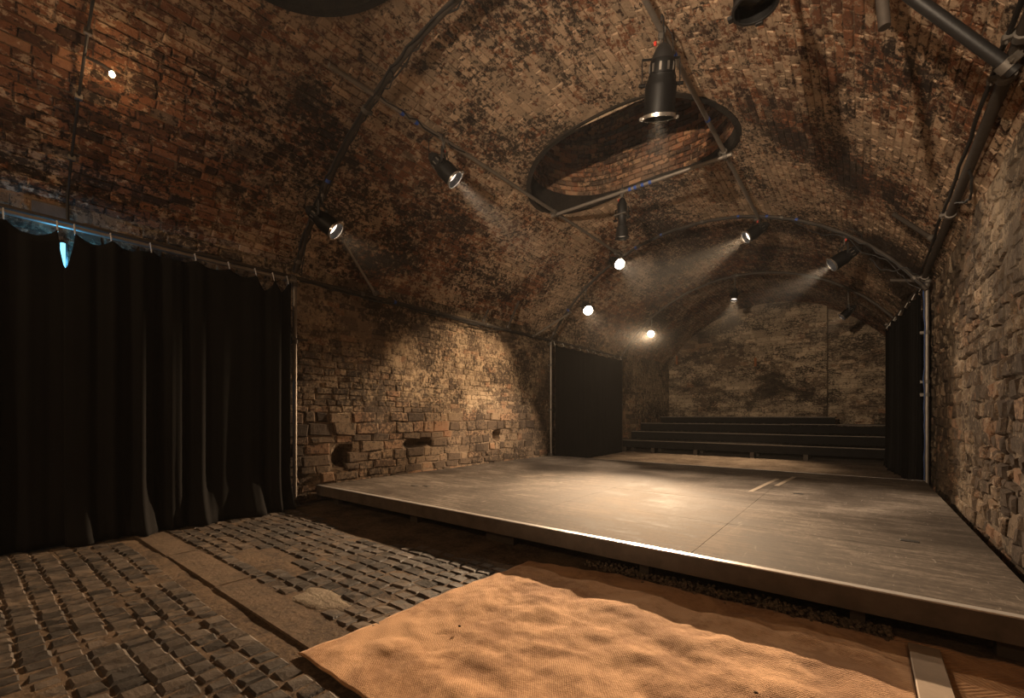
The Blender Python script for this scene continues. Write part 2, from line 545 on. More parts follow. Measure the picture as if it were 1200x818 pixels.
lay_courses(P, Vector((XL, YF, 0)), Y, Z, X, 2.5 - YF, YB - YF, 1.25, ZS + 0.02, lambda v: random.uniform(0.075, 0.12), lambda v: random.uniform(0.13, 0.30),
            0.014, 0.003, 0.012, 0.05, 0.015, skip=lambda u, v: inh(u, v) or random.random() < 0.03, hide=lambda u, v: 9.1 < u + YF < 12.9)
lay_courses(P, Vector((XL, YF, 0)), Y, Z, X, -1.0 - YF, 2.5 - YF, 2.6, ZS + 0.02, lambda v: random.uniform(0.075, 0.11), lambda v: random.uniform(0.18, 0.30),
            0.008, 0.005, 0.010, 0.05, 0.012)
P.build('stone', M_STONE_L, wall_left)
MB().box((XL - 0.02, 0.47, 3.06), (XL + 0.035, 0.72, 3.2), b=0.008).build('vent_plate', M_FASCIA, wall_left)

# ---- right wall
wall_right = grid_wall('wall_right', M_MORT_R, Vector((XR, YF, 0)), Y, Z, -X, YB - YF, ZS + 0.03, 0.08, 0.03, (), 5)
P = Pieces()
lay_courses(P, Vector((XR, YF, 0)), Y, Z, -X, 3.4 - YF, YB - YF, 0.0, ZS, lambda v: random.uniform(0.08, 0.17), lambda v: random.uniform(0.08, 0.30),
            0.026, 0.003, 0.026, 0.07, 0.028, skip=lambda u, v: random.random() < 0.05, hide=lambda u, v: u + YF > 9.2)
P.build('stone', M_STONE_R, wall_right)

# ---- back wall: left part, and a part right of the corner set a little deeper
BX = -0.89


def gable(name, x0, x1, y):
    n = 40
    vs_, fs = [], []
    for i in range(n + 1):
        x = x0 + (x1 - x0) * i / n
        zt = arch_z(x, RV + 0.05)
        for k in range(13):
            vs_.append((x, y + 0.015 * mnoise.noise(Vector((x * 2, k * 0.9, 3))), zt * k / 12))
    for i in range(n):
        for k in range(12):
            a = i * 13 + k
            fs.append((a, a + 13, a + 14, a + 1))
    return vs_, fs


v1, f1 = gable('a', XL - 0.1, BX, YB)
v2, f2 = gable('b', BX, XR + 0.1, YB + 0.45)
n = len(v1)
zt = arch_z(BX, RV + 0.05)
v3 = [(BX, YB, 0), (BX, YB + 0.45, 0), (BX, YB + 0.45, zt), (BX, YB, zt)]
wall_back = struct('wall_back', v1 + v2 + v3, f1 + [tuple(i + n for i in f) for f in f2] + [tuple(i + 2 * n for i in (0, 1, 2, 3))], M_MORT_B)
P = Pieces()
for (x0, x1, y) in ((XL, BX, YB), (BX, XR, YB + 0.45)):
    lay_courses(P, Vector((x0, y, 0)), X, Z, -Y, 0, x1 - x0, 0.9, 5.2, lambda v: random.uniform(0.11, 0.2), lambda v: random.uniform(0.16, 0.5),
                0.014, 0.006, 0.03, 0.04, 0.018, skip=lambda u, v: random.random() < 0.03, vtop=lambda u, x0=x0: arch_z(x0 + u, RV) + 0.02)
P.build('stone', M_STONE_B, wall_back)
for (x, z, h) in ((-2.97, 3.1, 0.3), (-5.72, 3.38, 0.34)):
    MB().box((x - 0.035, YB - 0.09, z - h / 2), (x + 0.035, YB - 0.02, z + h / 2), b=0.01).build('iron_bracket', M_RUST, wall_back)

# ---- wall behind the photographer
n = 30
vs_, fs = [], []
for i in range(n + 1):
    x = XL - 0.1 + (XR - XL + 0.2) * i / n
    vs_ += [(x, YF, 0), (x, YF, arch_z(x, RV + 0.05))]
for i in range(n): fs.append((2 * i, 2 * i + 1, 2 * i + 3, 2 * i + 2))
struct('wall_front', vs_, fs, M_MORT_B)

# ---- vault with two round-ended shafts
SHAFTS = [(-2.80, 6.27, 0.57, 0.95), (CX + 0.05, 1.57, 0.62, 0.93)]      # centre x, y, straight half length, end radius


def sd(x, y, s):
    """signed distance to the rounded slot outline (negative inside)"""
    dx = max(0.0, abs(x - s[0]) - s[2])
    return math.hypot(dx, y - s[1]) - s[3]


def near_outline(x, y, s):
    qx = s[0] + max(-s[2], min(s[2], x - s[0]))
    d = Vector((x - qx, y - s[1])); L = d.length or 1e-6
    return qx + d.x / L * s[3], s[1] + d.y / L * s[3]


NA, ST = 110, 0.085
NY = int((YB + 0.5 - YF) / ST)
vs_, keep = [], []
inside = []
for j in range(NY + 1):
    y = YF + (YB + 0.5 - YF) * j / NY
    for i in range(NA + 1):
        a = -AMAX + 2 * AMAX * i / NA
        x = CX + RV * math.sin(a)
        vs_.append([x, y, 0]); inside.append(next((k for k, s in enumerate(SHAFTS) if sd(x, y, s) < 0), -1))
quads = []
for j in range(NY):
    for i in range(NA):
        a = j * (NA + 1) + i
        q = (a, a + NA + 1, a + NA + 2, a + 1)
        if all(inside[k] >= 0 for k in q): continue
        quads.append(q)
for q in quads:
    for k in q:
        if inside[k] >= 0:
            nx_, ny_ = near_outline(vs_[k][0], vs_[k][1], SHAFTS[inside[k]])
            vs_[k][0], vs_[k][1] = nx_, ny_
            inside[k] = -1
for p in vs_:
    r = RV + 0.010 * mnoise.noise(Vector((p[0] * 1.7, p[1] * 1.7, 2.0)))
    p[2] = arch_z(p[0], r)
used = sorted({k for q in quads for k in q}); mp = {k: i for i, k in enumerate(used)}
ceiling = struct('ceiling', [vs_[k] for k in used], [tuple(mp[k] for k in q) for q in quads], M_VMORT)

P = Pieces()
CH = 0.083
nc = int(2 * AMAX * RV / CH)
for i in range(nc):
    a = -AMAX + (i + 0.5) / nc * 2 * AMAX
    O = Vector((CX + RV * math.sin(a), 0, ZC + RV * math.cos(a)))
    Nn = Vector((-math.sin(a), 0, -math.cos(a)))
    U = Y; V = U.cross(Nn) * -1
    y = -0.7 + (0.115 if i % 2 else 0) + random.uniform(-0.03, 0.03)
    while y < YB + 0.3:
        wd = random.choice((0.225, 0.225, 0.225, 0.215, 0.235, 0.115))
        y0, y1 = y, y + wd
        y += wd
        xc = O.x
        if any(sd(xc, yy, s) < 0.045 for s in SHAFTS for yy in (y0, (y0 + y1) / 2, y1)): continue
        if random.random() < 0.015: continue
        h = CH / 2
        j = lambda: random.uniform(-0.004, 0.004)
        g = 0.0045
        q = [(y0 + g + j(), -h + g + j()), (y0 + g + j(), h - g + j()), (y1 - g + j(), h - g + j()), (y1 - g + j(), -h + g + j())]
        q = q if U.cross(V).dot(Nn) < 0 else q[::-1]
        P.slab(O, U, V, Nn, q, 0.02, random.uniform(0.005, 0.015), 0.009, min(1, max(0, random.gauss(0.5, 0.26))), hide=False)
P.build('brick', M_VAULT, ceiling)

for si, s in enumerate(SHAFTS):
    ztop, zc0 = 6.6, 5.14
    per = 4 * s[2] + 2 * math.pi * s[3]

    def outl(t, s=s, per=per):
        """point, tangent, outward normal at arc length t round the outline"""
        t %= per
        if t < 2 * s[2]: return (s[0] - s[2] + t, s[1] + s[3]), (1, 0), (0, 1)
        t -= 2 * s[2]
        if t < math.pi * s[3]:
            a = math.pi / 2 - t / s[3]
            return (s[0] + s[2] + s[3] * math.cos(a), s[1] + s[3] * math.sin(a)), (math.sin(a), -math.cos(a)), (math.cos(a), math.sin(a))
        t -= math.pi * s[3]
        if t < 2 * s[2]: return (s[0] + s[2] - t, s[1] - s[3]), (-1, 0), (0, -1)
        t -= 2 * s[2]
        a = -math.pi / 2 - t / s[3]
        return (s[0] - s[2] + s[3] * math.cos(a), s[1] + s[3] * math.sin(a)), (math.sin(a), -math.cos(a)), (math.cos(a), math.sin(a))
    K = 96
    ring = [outl(per * k / K) for k in range(K)]
    # shaft lining behind the bricks, closed on top
    vs_, fs = [], []
    for (p, t, o) in ring:
        vs_ += [(p[0] + o[0] * 0.03, p[1] + o[1] * 0.03, 5.1), (p[0] + o[0] * 0.03, p[1] + o[1] * 0.03, ztop)]
    for k in range(K):
        a, b = 2 * k, 2 * ((k + 1) % K)
        fs.append((a, a + 1, b + 1, b))
    fs.append(tuple(2 * k + 1 for k in range(K)))
    shaft = link_mesh('shaft', vs_, fs, M_VMORT, ceiling, False, [0.5] * len(fs))
    # sooty collar from the vault up to the first level course
    vs_, fs = [], []
    for (p, t, o) in ring:
        for (off, z) in ((0.06, arch_z(p[0], RV) + 0.06), (0.06, arch_z(p[0], RV - 0.028)), (-0.012, arch_z(p[0], RV - 0.028)), (-0.012, max(zc0, arch_z(p[0], RV))), (0.06, max(zc0, arch_z(p[0], RV)))):
            vs_.append((p[0] + o[0] * off, p[1] + o[1] * off, z))
    for k in range(K):
        for e in range(4):
            a, b = 5 * k + e, 5 * ((k + 1) % K) + e
            fs.append((a, a + 1, b + 1, b))
    link_mesh('collar', vs_, fs, M_COLLAR, ceiling, False, [0.5] * len(fs))
    P = Pieces()
    nb = int(per / 0.228); bl = per / nb
    z = zc0
    row = 0
    while z < ztop - 0.05:
        for k in range(nb):
            t = (k + 0.5 + (0.5 if row % 2 else 0)) * bl
            p, tg, o = outl(t)
            U = Vector((tg[0], tg[1], 0)); Nn = Vector((-o[0], -o[1], 0))
            g = 0.006; j = lambda: random.uniform(-0.003, 0.003)
            q = [(-bl / 2 + g + j(), g + j()), (bl / 2 - g + j(), g + j()), (bl / 2 - g + j(), 0.079 - g + j()), (-bl / 2 + g + j(), 0.079 - g + j())]
            if U.cross(Z).dot(Nn) < 0: q = q[::-1]
            facing = (Vector((p[0], p[1], 0)).dot(Nn) < 0)
            if si == 1 and z > 5.8: continue
            P.slab(Vector((p[0], p[1], z)), U, Z, Nn, q, 0.035, random.uniform(0.004, 0.02), 0.008, random.random(), hide=not facing)
        z += 0.083; row += 1
    P.build('brick', M_SHAFT, shaft, 290)

# ---- floor
vs_, fs = [], []
nx_, ny_ = 90, 280
for j in range(ny_ + 1):
    for i in range(nx_ + 1):
        x = XL - 0.1 + (XR - XL + 0.2) * i / nx_; y = YF + (YB + 0.5 - YF) * j / ny_
        base = -0.006
        if y > 2.55: base = -0.006 + min(1, (y - 2.55) / 0.2) * 0.003
        if y > 9.3: base += min(1, (y - 9.3) / 3.5) * 0.07
        vs_.append((x, y, base + 0.007 * mnoise.noise(Vector((x * 2.3, y * 2.3, 9))) + 0.004 * mnoise.noise(Vector((x * 8, y * 8, 4)))))
for j in range(ny_):
    for i in range(nx_):
        a = j * (nx_ + 1) + i
        fs.append((a, a + 1, a + nx_ + 2, a + nx_ + 1))
floor = struct('floor', vs_, fs, M_DIRT, True)
floor.data.materials.append(M_BACKFLOOR)
cent = np.empty(len(fs) * 3); floor.data.polygons.foreach_get('center', cent)
cy = cent.reshape(-1, 3)[:, 1]
floor.data.polygons.foreach_set('material_index', (cy > 9.0).astype(np.int32))

P = Pieces()


def setts(y0, y1, x0, x1, hh, ww, skip, dust=0.0, gap=0.0025):
    y = y0; r = 0
    while y < y1 - 0.05:
        h = random.uniform(*hh)
        if y + h > y1 + 0.03: break
        x = x0 + random.uniform(0, 0.12); 
        while x < x1:
            wd = random.uniform(*ww)
            cx_, cy_ = x + wd / 2, y + h / 2
            if not skip(cx_, cy_):
                g = gap * random.uniform(0.7, 1.5); j = lambda: random.uniform(-0.005, 0.005)
                bend = 0.02 * mnoise.noise(Vector((x * 0.9, y * 0.5, 7)))
                q = [(x + g + j(), y + g + j() + bend), (x + wd - g + j(), y + g + j() + bend), (x + wd - g + j(), y + h - g + j() + bend), (x + g + j(), y + h - g + j() + bend)]
                up = 0.006 * mnoise.noise(Vector((x * 3, y * 3, 1))) + random.uniform(-0.004, 0.004) + 0.002 - dust
                P.slab(Vector((0, 0, 0)), X, Y, Z, q, 0.03, up, 0.016, random.random())
            x += wd
        y += h


setts(-0.6, 1.10, -5.85, -1.35, (0.105, 0.13), (0.095, 0.14), lambda x, y: x > -1.6 and y > 0.95)
setts(1.40, 2.72, -5.95, -2.02, (0.095, 0.12), (0.11, 0.19),
      lambda x, y: ((x + 3.9) / 0.5) ** 2 + ((y - 1.66) / 0.15) ** 2 < 1 or ((x + 2.78) / 0.26) ** 2 + ((y - 1.50) / 0.12) ** 2 < 0.6
      or (x < -3.2 and y > 2.62 + 0.1 * math.sin(x * 2)), 0.0, 0.0025)
P.build('sett', M_SETT, floor, 300)
# smooth kerb slabs laid across the room
x = -5.9
for L in (1.25, 1.1, 1.37):
    m = MB()
    m.box((x + 0.004, 1.135 + 0.012 * math.sin(x), -0.03), (x + L - 0.004, 1.375 + 0.012 * math.sin(x), 0.004), b=0.008)
    m.build('kerb_slab', M_SLAB, floor)
    x += L
# trowelled cement patch
vs_, fs = [(-2.78, 1.51, 0.004)], []
for r in range(1, 5):
    for k in range(28):
        a = 2 * math.pi * k / 28
        rad = r / 4 * (1 + 0.13 * math.sin(3 * a + 1) + 0.08 * math.sin(5 * a))
        vs_.append((-2.78 + 0.30 * rad * math.cos(a), 1.51 + 0.135 * rad * math.sin(a), 0.004 - 0.0008 * r + 0.002 * math.sin(k * 1.9 + r) - (0.012 if r == 4 else 0)))
for k in range(28): fs.append((0, 1 + k, 1 + (k + 1) % 28))
for r in range(3):
    for k in range(28):
        a, b = 1 + r * 28 + k, 1 + r * 28 + (k + 1) % 28
        fs.append((a, a + 28, b + 28, b))
link_mesh('cement_patch', vs_, fs, M_CEMENT, floor, True)

# ------------------------------------------------------------------ stage
stage = thing('stage', 'low wide wooden stage with scuffed grey brown deck and pale worn front edge', 'stage', (-2.63, 6.1, 0))
SL = (-2.63, 6.1, 0)
xs = [SX0, SX0 + 1.68, SX0 + 3.37, SX0 + 5.05, SX1]
ys = [SY0 + 0.05, 4.35, 5.55, 6.75, 7.95, SY1]
for i in range(4):
    for j in range(5):
        vs0 = MB().box((xs[i] + 0.0005, ys[j] + 0.0005, STZ - 0.022), (xs[i + 1] - 0.0005, ys[j + 1] - 0.0005, STZ + random.uniform(-0.0004, 0.0004)), b=0.0014)
        o = vs0.build('deck_panel', M_DECK, stage, local=SL)
        at = o.data.attributes.new('tone', 'FLOAT', 'FACE'); tv = random.random()
        at.data.foreach_set('value', [tv] * len(o.data.polygons))
MB().box((SX0, SY0, 0.088), (SX1, SY0 + 0.03, STZ - 0.006), b=0.003).build('fascia', M_FASCIA, stage, local=SL)
MB().box((SX0, SY0 - 0.004, STZ - 0.006), (SX1, SY0 + 0.05, STZ + 0.003), b=0.002).build('nosing', M_NOSING, stage, local=SL)
MB().box((SX0, SY1, STZ - 0.03), (SX1, SY1 + 0.03, STZ + 0.003), b=0.002).build('back_nosing', M_NOSING, stage, local=SL)
MB().box((SX0, SY1 - 0.03, 0.05), (SX1, SY1, STZ - 0.03), b=0.002).build('back_rail', M_FASCIA, stage, local=SL)
for yy in (SY0 + 0.09, 4.3, 5.5, 6.7, 7.9, SY1 - 0.1):
    for (xx, ww) in ((-3.97, 0.06), (-2.71, 0.17), (-1.29, 0.035), (-0.02, 0.035), (0.58, 0.05), (-5.6, 0.06)):
        MB().box((xx - ww, yy - 0.035, -0.01), (xx + ww, yy + 0.035, STZ - 0.022), b=0.004).build('leg', M_TIMBER, stage, local=SL)
for k in range(5):
    yy = ys[k + 1] if k < 4 else SY1 - 0.08
    MB().box((SX0 + 0.02, yy - 0.03, 0.10), (SX1 - 0.02, yy + 0.03, STZ - 0.023)).build('joist', M_TIMBER, stage, local=SL)
for (xx, yy) in ((-4.88, 4.0), (-4.72, 4.08), (-0.62, 6.55), (0.29, 4.62)):
    m = MB()
    m.box((xx - 0.055, yy - 0.03, STZ), (xx + 0.055, yy + 0.03, STZ + 0.0035), b=0.001)
    m.build('floor_socket', M_BLACKM, stage, local=SL)
# tape left on the deck
for (lab, a, b) in (('long pale tape strip on the stage, first of the two parallel ones', (-1.12, 6.35), (-1.02, 7.9)), ('long pale tape strip on the stage, second of the two, nearer the right wall', (-0.93, 7.1), (-0.84, 8.3))):
    A, B = Vector((*a, STZ + 0.0012)), Vector((*b, STZ + 0.0012))
    d = (B - A).normalized(); s_ = Vector((d.y, -d.x, 0)) * 0.028
    m = MB().add([A - s_, A + s_, B + s_, B - s_, A - s_ + Z * 0.002, A + s_ + Z * 0.002, B + s_ + Z * 0.002, B - s_ + Z * 0.002],
                 [(3, 2, 1, 0), (4, 5, 6, 7), (0, 1, 5, 4), (1, 2, 6, 5), (2, 3, 7, 6), (3, 0, 4, 7)])
    tag(m.build('tape_strip', M_TAPE), lab, 'tape', 'tape marks on the stage')

# ------------------------------------------------------------------ matting in front of the stage


def mat_sheet(name, mat, x0, x1, yfun0, yfun1, nx, ny, amp, seed, lab, cat, zoff=0.012):
    vs_, fs = [], []
    for j in range(ny + 1):
        for i in range(nx + 1):
            s, t = i / nx, j / ny
            x = x0(t) + (x1(t) - x0(t)) * s
            y = yfun0(x) + (yfun1(x) - yfun0(x)) * t
            e = min(1, min(s, t, 1 - s, 1 - t) * 9)
            hgt = amp * (0.9 * abs(mnoise.noise(Vector((x * 2.2 + seed, y * 2.6, seed)))) + 0.45 * mnoise.noise(Vector((x * 5.5, y * 6.5 + seed, 1))) + 0.16 * mnoise.noise(Vector((x * 15, y * 15, seed))))
            vs_.append(Vector((x, y, zoff + max(-0.004, hgt) * e + 0.003 * (1 - e) * math.sin(x * 31 + y * 27))))
    for j in range(ny):
        for i in range(nx):
            a = j * (nx + 1) + i
            fs.append((a, a + 1, a + nx + 2, a + nx + 1))
    c = Vector(((x0(0) + x1(0)) / 2, (yfun0(0) + yfun1(0)) / 2, 0))
    o = link_mesh(name, [p - c for p in vs_], fs, mat, None, True, None, c)
    so = o.modifiers.new('thickness', 'SOLIDIFY'); so.thickness = 0.006; so.offset = -1
    return tag(o, lab, cat)


def nz(x, s): return 0.02 * mnoise.noise(Vector((x * 3.3, s, 0)))


mat_sheet('burlap_mat', M_BURLAP, lambda t: -2.22 + 0.07 * t + 0.015 * math.sin(9 * t), lambda t: 0.185, lambda x: 1.10 - 0.02 * math.sin(2.5 * x) + nz(x, 1),
          lambda x: 2.93 + 0.17 * min(1, max(0, (x + 2.15) / 0.7)) + nz(x, 2), 150, 110, 0.034, 3.0,
          'rumpled brown burlap matting spread over the floor in front of the stage', 'mat')
mat_sheet('jute_mat', M_TWILL, lambda t: 0.13, lambda t: 0.86, lambda x: 1.1 + nz(x, 3), lambda x: 3.17 + nz(x, 4), 40, 80, 0.012, 8.0,
          'herringbone woven jute mat by the right wall, beyond the grey board', 'mat', 0.006)
bt = MB()
bt.box((0.185, 1.6, 0.018), (0.305, 3.05, 0.038), b=0.004)
tag(bt.build('floor_board', M_BOARD), 'narrow grey wooden board lying where the two mats meet', 'board')

# gravel along the stage front
gm = MB()
ico = []
bm_v = [(0, 0, 1), (0.89, 0, 0.45), (0.28, 0.85, 0.45), (-0.72, 0.53, 0.45), (-0.72, -0.53, 0.45), (0.28, -0.85, 0.45), (0.72, 0.53, -0.45), (-0.28, 0.85, -0.45), (-0.89, 0, -0.45), (-0.28, -0.85, -0.45), (0.72, -0.53, -0.45), (0, 0, -1)]
bm_f = [(0, 1, 2), (0, 2, 3), (0, 3, 4), (0, 4, 5), (0, 5, 1), (1, 6, 2), (2, 7, 3), (3, 8, 4), (4, 9, 5), (5, 10, 1), (6, 7, 2), (7, 8, 3), (8, 9, 4), (9, 10, 5), (10, 6, 1), (11, 7, 6), (11, 8, 7), (11, 9, 8), (11, 10, 9), (11, 6, 10)]
for k in range(900):
    x = -1.75 + 1.88 * random.random() ** 0.8
    y = random.gauss(3.20, 0.05)
    if y < 3.03 or y > 3.5: continue
    r = random.uniform(0.006, 0.017)
    M = Matrix.Translation((x, y, -0.004 + r * 0.5 + random.random() * 0.014)) @ Matrix.Rotation(random.random() * 6, 4, 'Z') @ Matrix.Rotation(random.random() * 6, 4, 'X') @ Matrix.Diagonal((r, r * random.uniform(0.6, 1), r * random.uniform(0.5, 0.9), 1))
    gm.add([tuple(c * random.uniform(0.8, 1.15) for c in p) for p in bm_v], bm_f, M)
go = gm.build('gravel', M_GRAVEL)
tag(go, 'loose dark gravel heaped along the foot of the stage', 'gravel', kind='stuff')
for (x, y, lab) in ((-1.75, 1.75, 'tiny dark pebble on the burlap mat, on the side of the cobbles'), (-0.35, 2.1, 'tiny dark pebble on the burlap mat, on the side of the grey board')):
    m = MB().add(bm_v, bm_f, Matrix.Translation((x, y, 0.035)) @ Matrix.Diagonal((0.010, 0.008, 0.006, 1)))
    tag(m.build('pebble', M_GRAVEL), lab, 'pebble', 'pebbles on the burlap')

# ------------------------------------------------------------------ seating tiers at the back
tiers = [  # name part of label, y front, y back, z bottom, z top, x0, x1, xs of seams
    ('lowest black tier of the seating, on short legs', 13.2, 14.02, 0.22, 0.44, -6.0, 0.62),
    ('second black tier of the seating, just above the lowest', 14.0, 14.82, 0.45, 0.69, -6.0, 0.62),
    ('third black tier of the seating, a long plank step', 14.8, 15.62, 0.70, 0.95, -6.0, 0.62),
    ('short topmost black tier of the seating under the back wall', 15.6, 16.5, 0.96, 1.165, -5.6, -0.59)]
for k, (lab, y0, y1, z0, z1, x0, x1) in enumerate(tiers):
    b = thing('seating_tier', lab, 'seating', ((x0 + x1) / 2, (y0 + y1) / 2, 0.07), 'tiered seating by the back wall')
    L = tuple(b.location)
    nseg = 3 if k < 3 else 2
    for s in range(nseg):
        xa = x0 + (x1 - x0) * s / nseg + 0.002; xb = x0 + (x1 - x0) * (s + 1) / nseg - 0.002
        dz = 0.012 * (s == 2 and k == 2)
        for q in range(3):
            ya = y0 + (y1 - y0) * q / 3; yb = y0 + (y1 - y0) * (q + 1) / 3 - 0.004
            MB().box((xa, ya, z1 - 0.035 + dz), (xb, yb, z1 + dz), b=0.004).build('plank', M_BENCHTOP, b, local=L)
        MB().box((xa, y0 + 0.012, z0), (xb, y0 + 0.045, z1 - 0.036), b=0.003).build('front_board', M_BENCH, b, local=L)
        MB().box((xa, y0 - 0.006, z1 - 0.02 + dz), (xb, y0 + 0.004, z1 + 0.001 + dz)).build('edge_strip', M_BENCHEDGE, b, local=L)
    for xx in (x0 + 0.1, -5.0, -3.75, -2.3, -1.1, x1 - 0.1):
        if xx < x0 or xx > x1: continue
        for yy in (y0 + 0.08, y1 - 0.1):
            MB().box((xx - 0.05, yy - 0.04, 0.03), (xx + 0.05, yy + 0.04, z1 - 0.036)).build('leg', M_TIMBER, b, local=L)
    if k == 0:
        for xx in (x0 + 0.02,):
            MB().box((xx, y0 + 0.04, 0.2), (xx + 0.03, y1, z1 - 0.036)).build('side_board', M_BENCH, b, local=L)

# ------------------------------------------------------------------ curtains


def curtain(name, lab, path, zt, zb, nfold, amp, hooks, side, dips=None, flare=0.0, group='black stage curtains', seed=1, tie_z=None):
    """path(s)->(x,y) base line, side = unit normal folds stand on; hooks = s positions tied to the rail"""
    root = thing(name, lab, 'curtain', (*path(0.5), zb), group)
    L = Vector(root.location)
    ns, nzv = int(nfold * 14), 36
    vs_, fs = [], []
    for j in range(nzv + 1):
        t = j / nzv                      # 0 top
        for i in range(ns + 1):
            s = i / ns
            x, y = path(s)
            ph = nfold * 2 * math.pi * (s + 0.018 * math.sin(5 * s + seed) + 0.01 * math.sin(17 * s + seed * 2))
            a = amp * (0.55 + 0.45 * math.sin(s * 9 + seed)) * (0.6 + 0.5 * t)
            off = a * (math.sin(ph) + 0.35 * math.sin(2.3 * ph + 1.1 + t * 0.7))
            off += flare * max(0, (t - 0.80) / 0.20) ** 2 * (0.75 + 0.35 * math.sin(ph * 0.5 + 0.6))
            sag = 0.0
            if dips:
                for (h0, h1, dp) in dips:
                    if h0 <= s <= h1:
                        q = (s - h0) / (h1 - h0)
                        sag = dp * math.sin(math.pi * q) ** 0.8
            ztop = zt - sag
            z = ztop + (zb - ztop) * t
            z += (0.010 * math.sin(ph * 0.5)) * (t > 0.98)
            vs_.append(Vector((x + side[0] * off, y + side[1] * off, max(z, zb + 0.006))) - L)
    for j in range(nzv):
        for i in range(ns):
            a = j * (ns + 1) + i
            fs.append((a, a + 1, a + ns + 2, a + ns + 1))
    cl = link_mesh('cloth', vs_, fs, M_CURTAIN, root, True)
    so = cl.modifiers.new('thickness', 'SOLIDIFY'); so.thickness = 0.006
    for s in hooks:
        x, y = path(s)
        z = (tie_z or zt + 0.06)
        m = MB().tube([(x, y, zt - 0.02), (x - side[0] * 0.02, y - side[1] * 0.02, (zt + z) / 2), (x - side[0] * 0.05, y, z + 0.03), (x - side[0] * 0.10, y, z)], 0.006, 6)
        m.build('tie', M_TIE, root, local=L)
    return root


CXL = -5.80
ha = [0.08, 0.30, 0.47, 0.62, 0.80, 0.97]
curtain('curtain', 'long black curtain at the left end, lit blue behind its top edge', lambda s: (CXL, -1.25 + 1.925 * s), 2.91, 0.0, 7, 0.06, ha, (1, 0),
        dips=[(a, b, 0.10) for a, b in zip(ha[:-1], ha[1:])] + [(0.97, 1.03, 0.36)], flare=0.05, seed=2)
hb = [0.036, 0.16, 0.31, 0.50, 0.66, 0.80, 0.90, 0.985]
curtain('curtain', 'wide black curtain tied to the pipe, its edge against the first post', lambda s: (CXL + 0.02, 0.655 + 2.075 * s), 2.91, 0.0, 8, 0.06, hb, (1, 0),
        dips=[(a, b, d) for a, b, d in zip(hb[:-1], hb[1:], (0.07, 0.05, 0.05, 0.05, 0.06, 0.16, 0.14))] + [(-0.036, 0.036, 0.36)], flare=0.16, seed=5)
curtain('curtain', 'flat black curtain on the left wall between the second and third posts', lambda s: (-5.86, 9.13 + 3.80 * s), 2.93, 0.05, 13, 0.012, [k / 9 for k in range(10)], (1, 0),
        dips=[(k / 9, (k + 1) / 9, 0.035) for k in range(9)], flare=0.02, seed=3)
hr = [0.01, 0.18, 0.36, 0.54, 0.72, 0.88, 0.99]
curtain('curtain', 'bunched black curtain hanging by the right wall post', lambda s: (0.70 - 0.28 * s, 9.25 + 3.7 * s), 3.14, 0.08, 12, 0.05, hr, (-1, 0),
        dips=[(a, b, 0.09) for a, b in zip(hr[:-1], hr[1:])], flare=0.03, seed=8)

# blue light behind the curtain gap
bl = thing('blue_tube_light', 'slim blue tube light glowing through the gap in the left curtains', 'light', (-6.0, 0.67, 2.42))
MB().tube([(-5.97, 0.67, 2.52), (-5.97, 0.67, 2.84)], 0.018, 10).build('tube', M_BLUELED, bl, local=bl.location)
MB().box((-6.03, 0.635, 2.40), (-5.985, 0.705, 2.85), b=0.004).build('backplate', M_BLACKM, bl, local=bl.location)
ld = bpy.data.lights.new('blue_light', 'POINT'); ld.energy = POWER['blue']; ld.color = (0.12, 0.55, 1.0); ld.shadow_soft_size = 0.05
lo = bpy.data.objects.new('blue_light', ld); COL.objects.link(lo); lo.parent = bl; lo.location = (0.08, 0, 0.26)

# ------------------------------------------------------------------ pipes


def pipe(lab, pts, r, mat, clamps=(), tapes=(), name='pipe', group=None):
    """scaffold pipe; clamps and tapes are distances (0..1) along it"""
    pts = [Vector(p) for p in pts]
    root = thing(name, lab, 'pipe', pts[0], group)
    L = pts[0]
    MB().tube(pts, r, 12).build('tube', mat, root, True, L)
    seg = [(pts[i + 1] - pts[i]).length for i in range(len(pts) - 1)]; tot = sum(seg)

    def at(s):
        d = s * tot
        for i, l in enumerate(seg):
            if d <= l or i == len(seg) - 1:
                t = (pts[i + 1] - pts[i]).normalized()
                return pts[i] + t * min(d, l), t
            d -= l
    for s in clamps:
        p, t = at(s)
        R = t.to_track_quat('Z', 'Y').to_matrix().to_4x4()
        m = MB()
        m.lathe([(r + 0.002, -0.028), (r + 0.012, -0.026), (r + 0.012, 0.026), (r + 0.002, 0.028)], 12, Matrix.Translation(p) @ R)
        m.box((r + 0.004, -0.016, -0.024), (r + 0.05, 0.016, 0.024), Matrix.Translation(p) @ R, 0.004)
        m.tube([(r + 0.03, -0.035, 0), (r + 0.03, 0.04, 0)], 0.007, 6, Matrix.Translation(p) @ R)
        m.build('coupler', M_CLAMP, root, True, L)
    for s in tapes:
        p, t = at(s)
        MB().tube([p - t * 0.02, p + t * 0.02], r + 0.004, 12).build('tape_band', M_BLUE, root, True, L)
    return root


def cable(lab, pts, r=0.008, mat=None, wob=0.02, n=4, seed=0, group='black cables on the rig'):
    rnd = random.Random(seed)
    out = []
    pts = [Vector(p) for p in pts]
    for i in range(len(pts) - 1):
        for k in range(n):
            q = pts[i].lerp(pts[i + 1], k / n)
            out.append(q + Vector((rnd.uniform(-wob, wob), rnd.uniform(-wob, wob), rnd.uniform(-wob, wob))) * (0 if (i == 0 and k == 0) else 1))
    out.append(pts[-1])
    o = MB().tube(out, r, 7).build('cable', mat or M_CABLE, None, True)
    return tag(o, lab, 'cable', group)


def arch_pts(y, x0, x1, n=22, r=ARCH_R, dy=0.0):
    a0 = math.asin((x0 - CX) / r); a1 = math.asin((x1 - CX) / r)
    return [(CX + r * math.sin(a0 + (a1 - a0) * k / n), y + dy, ZC + r * math.cos(a0 + (a1 - a0) * k / n)) for k in range(n + 1)]


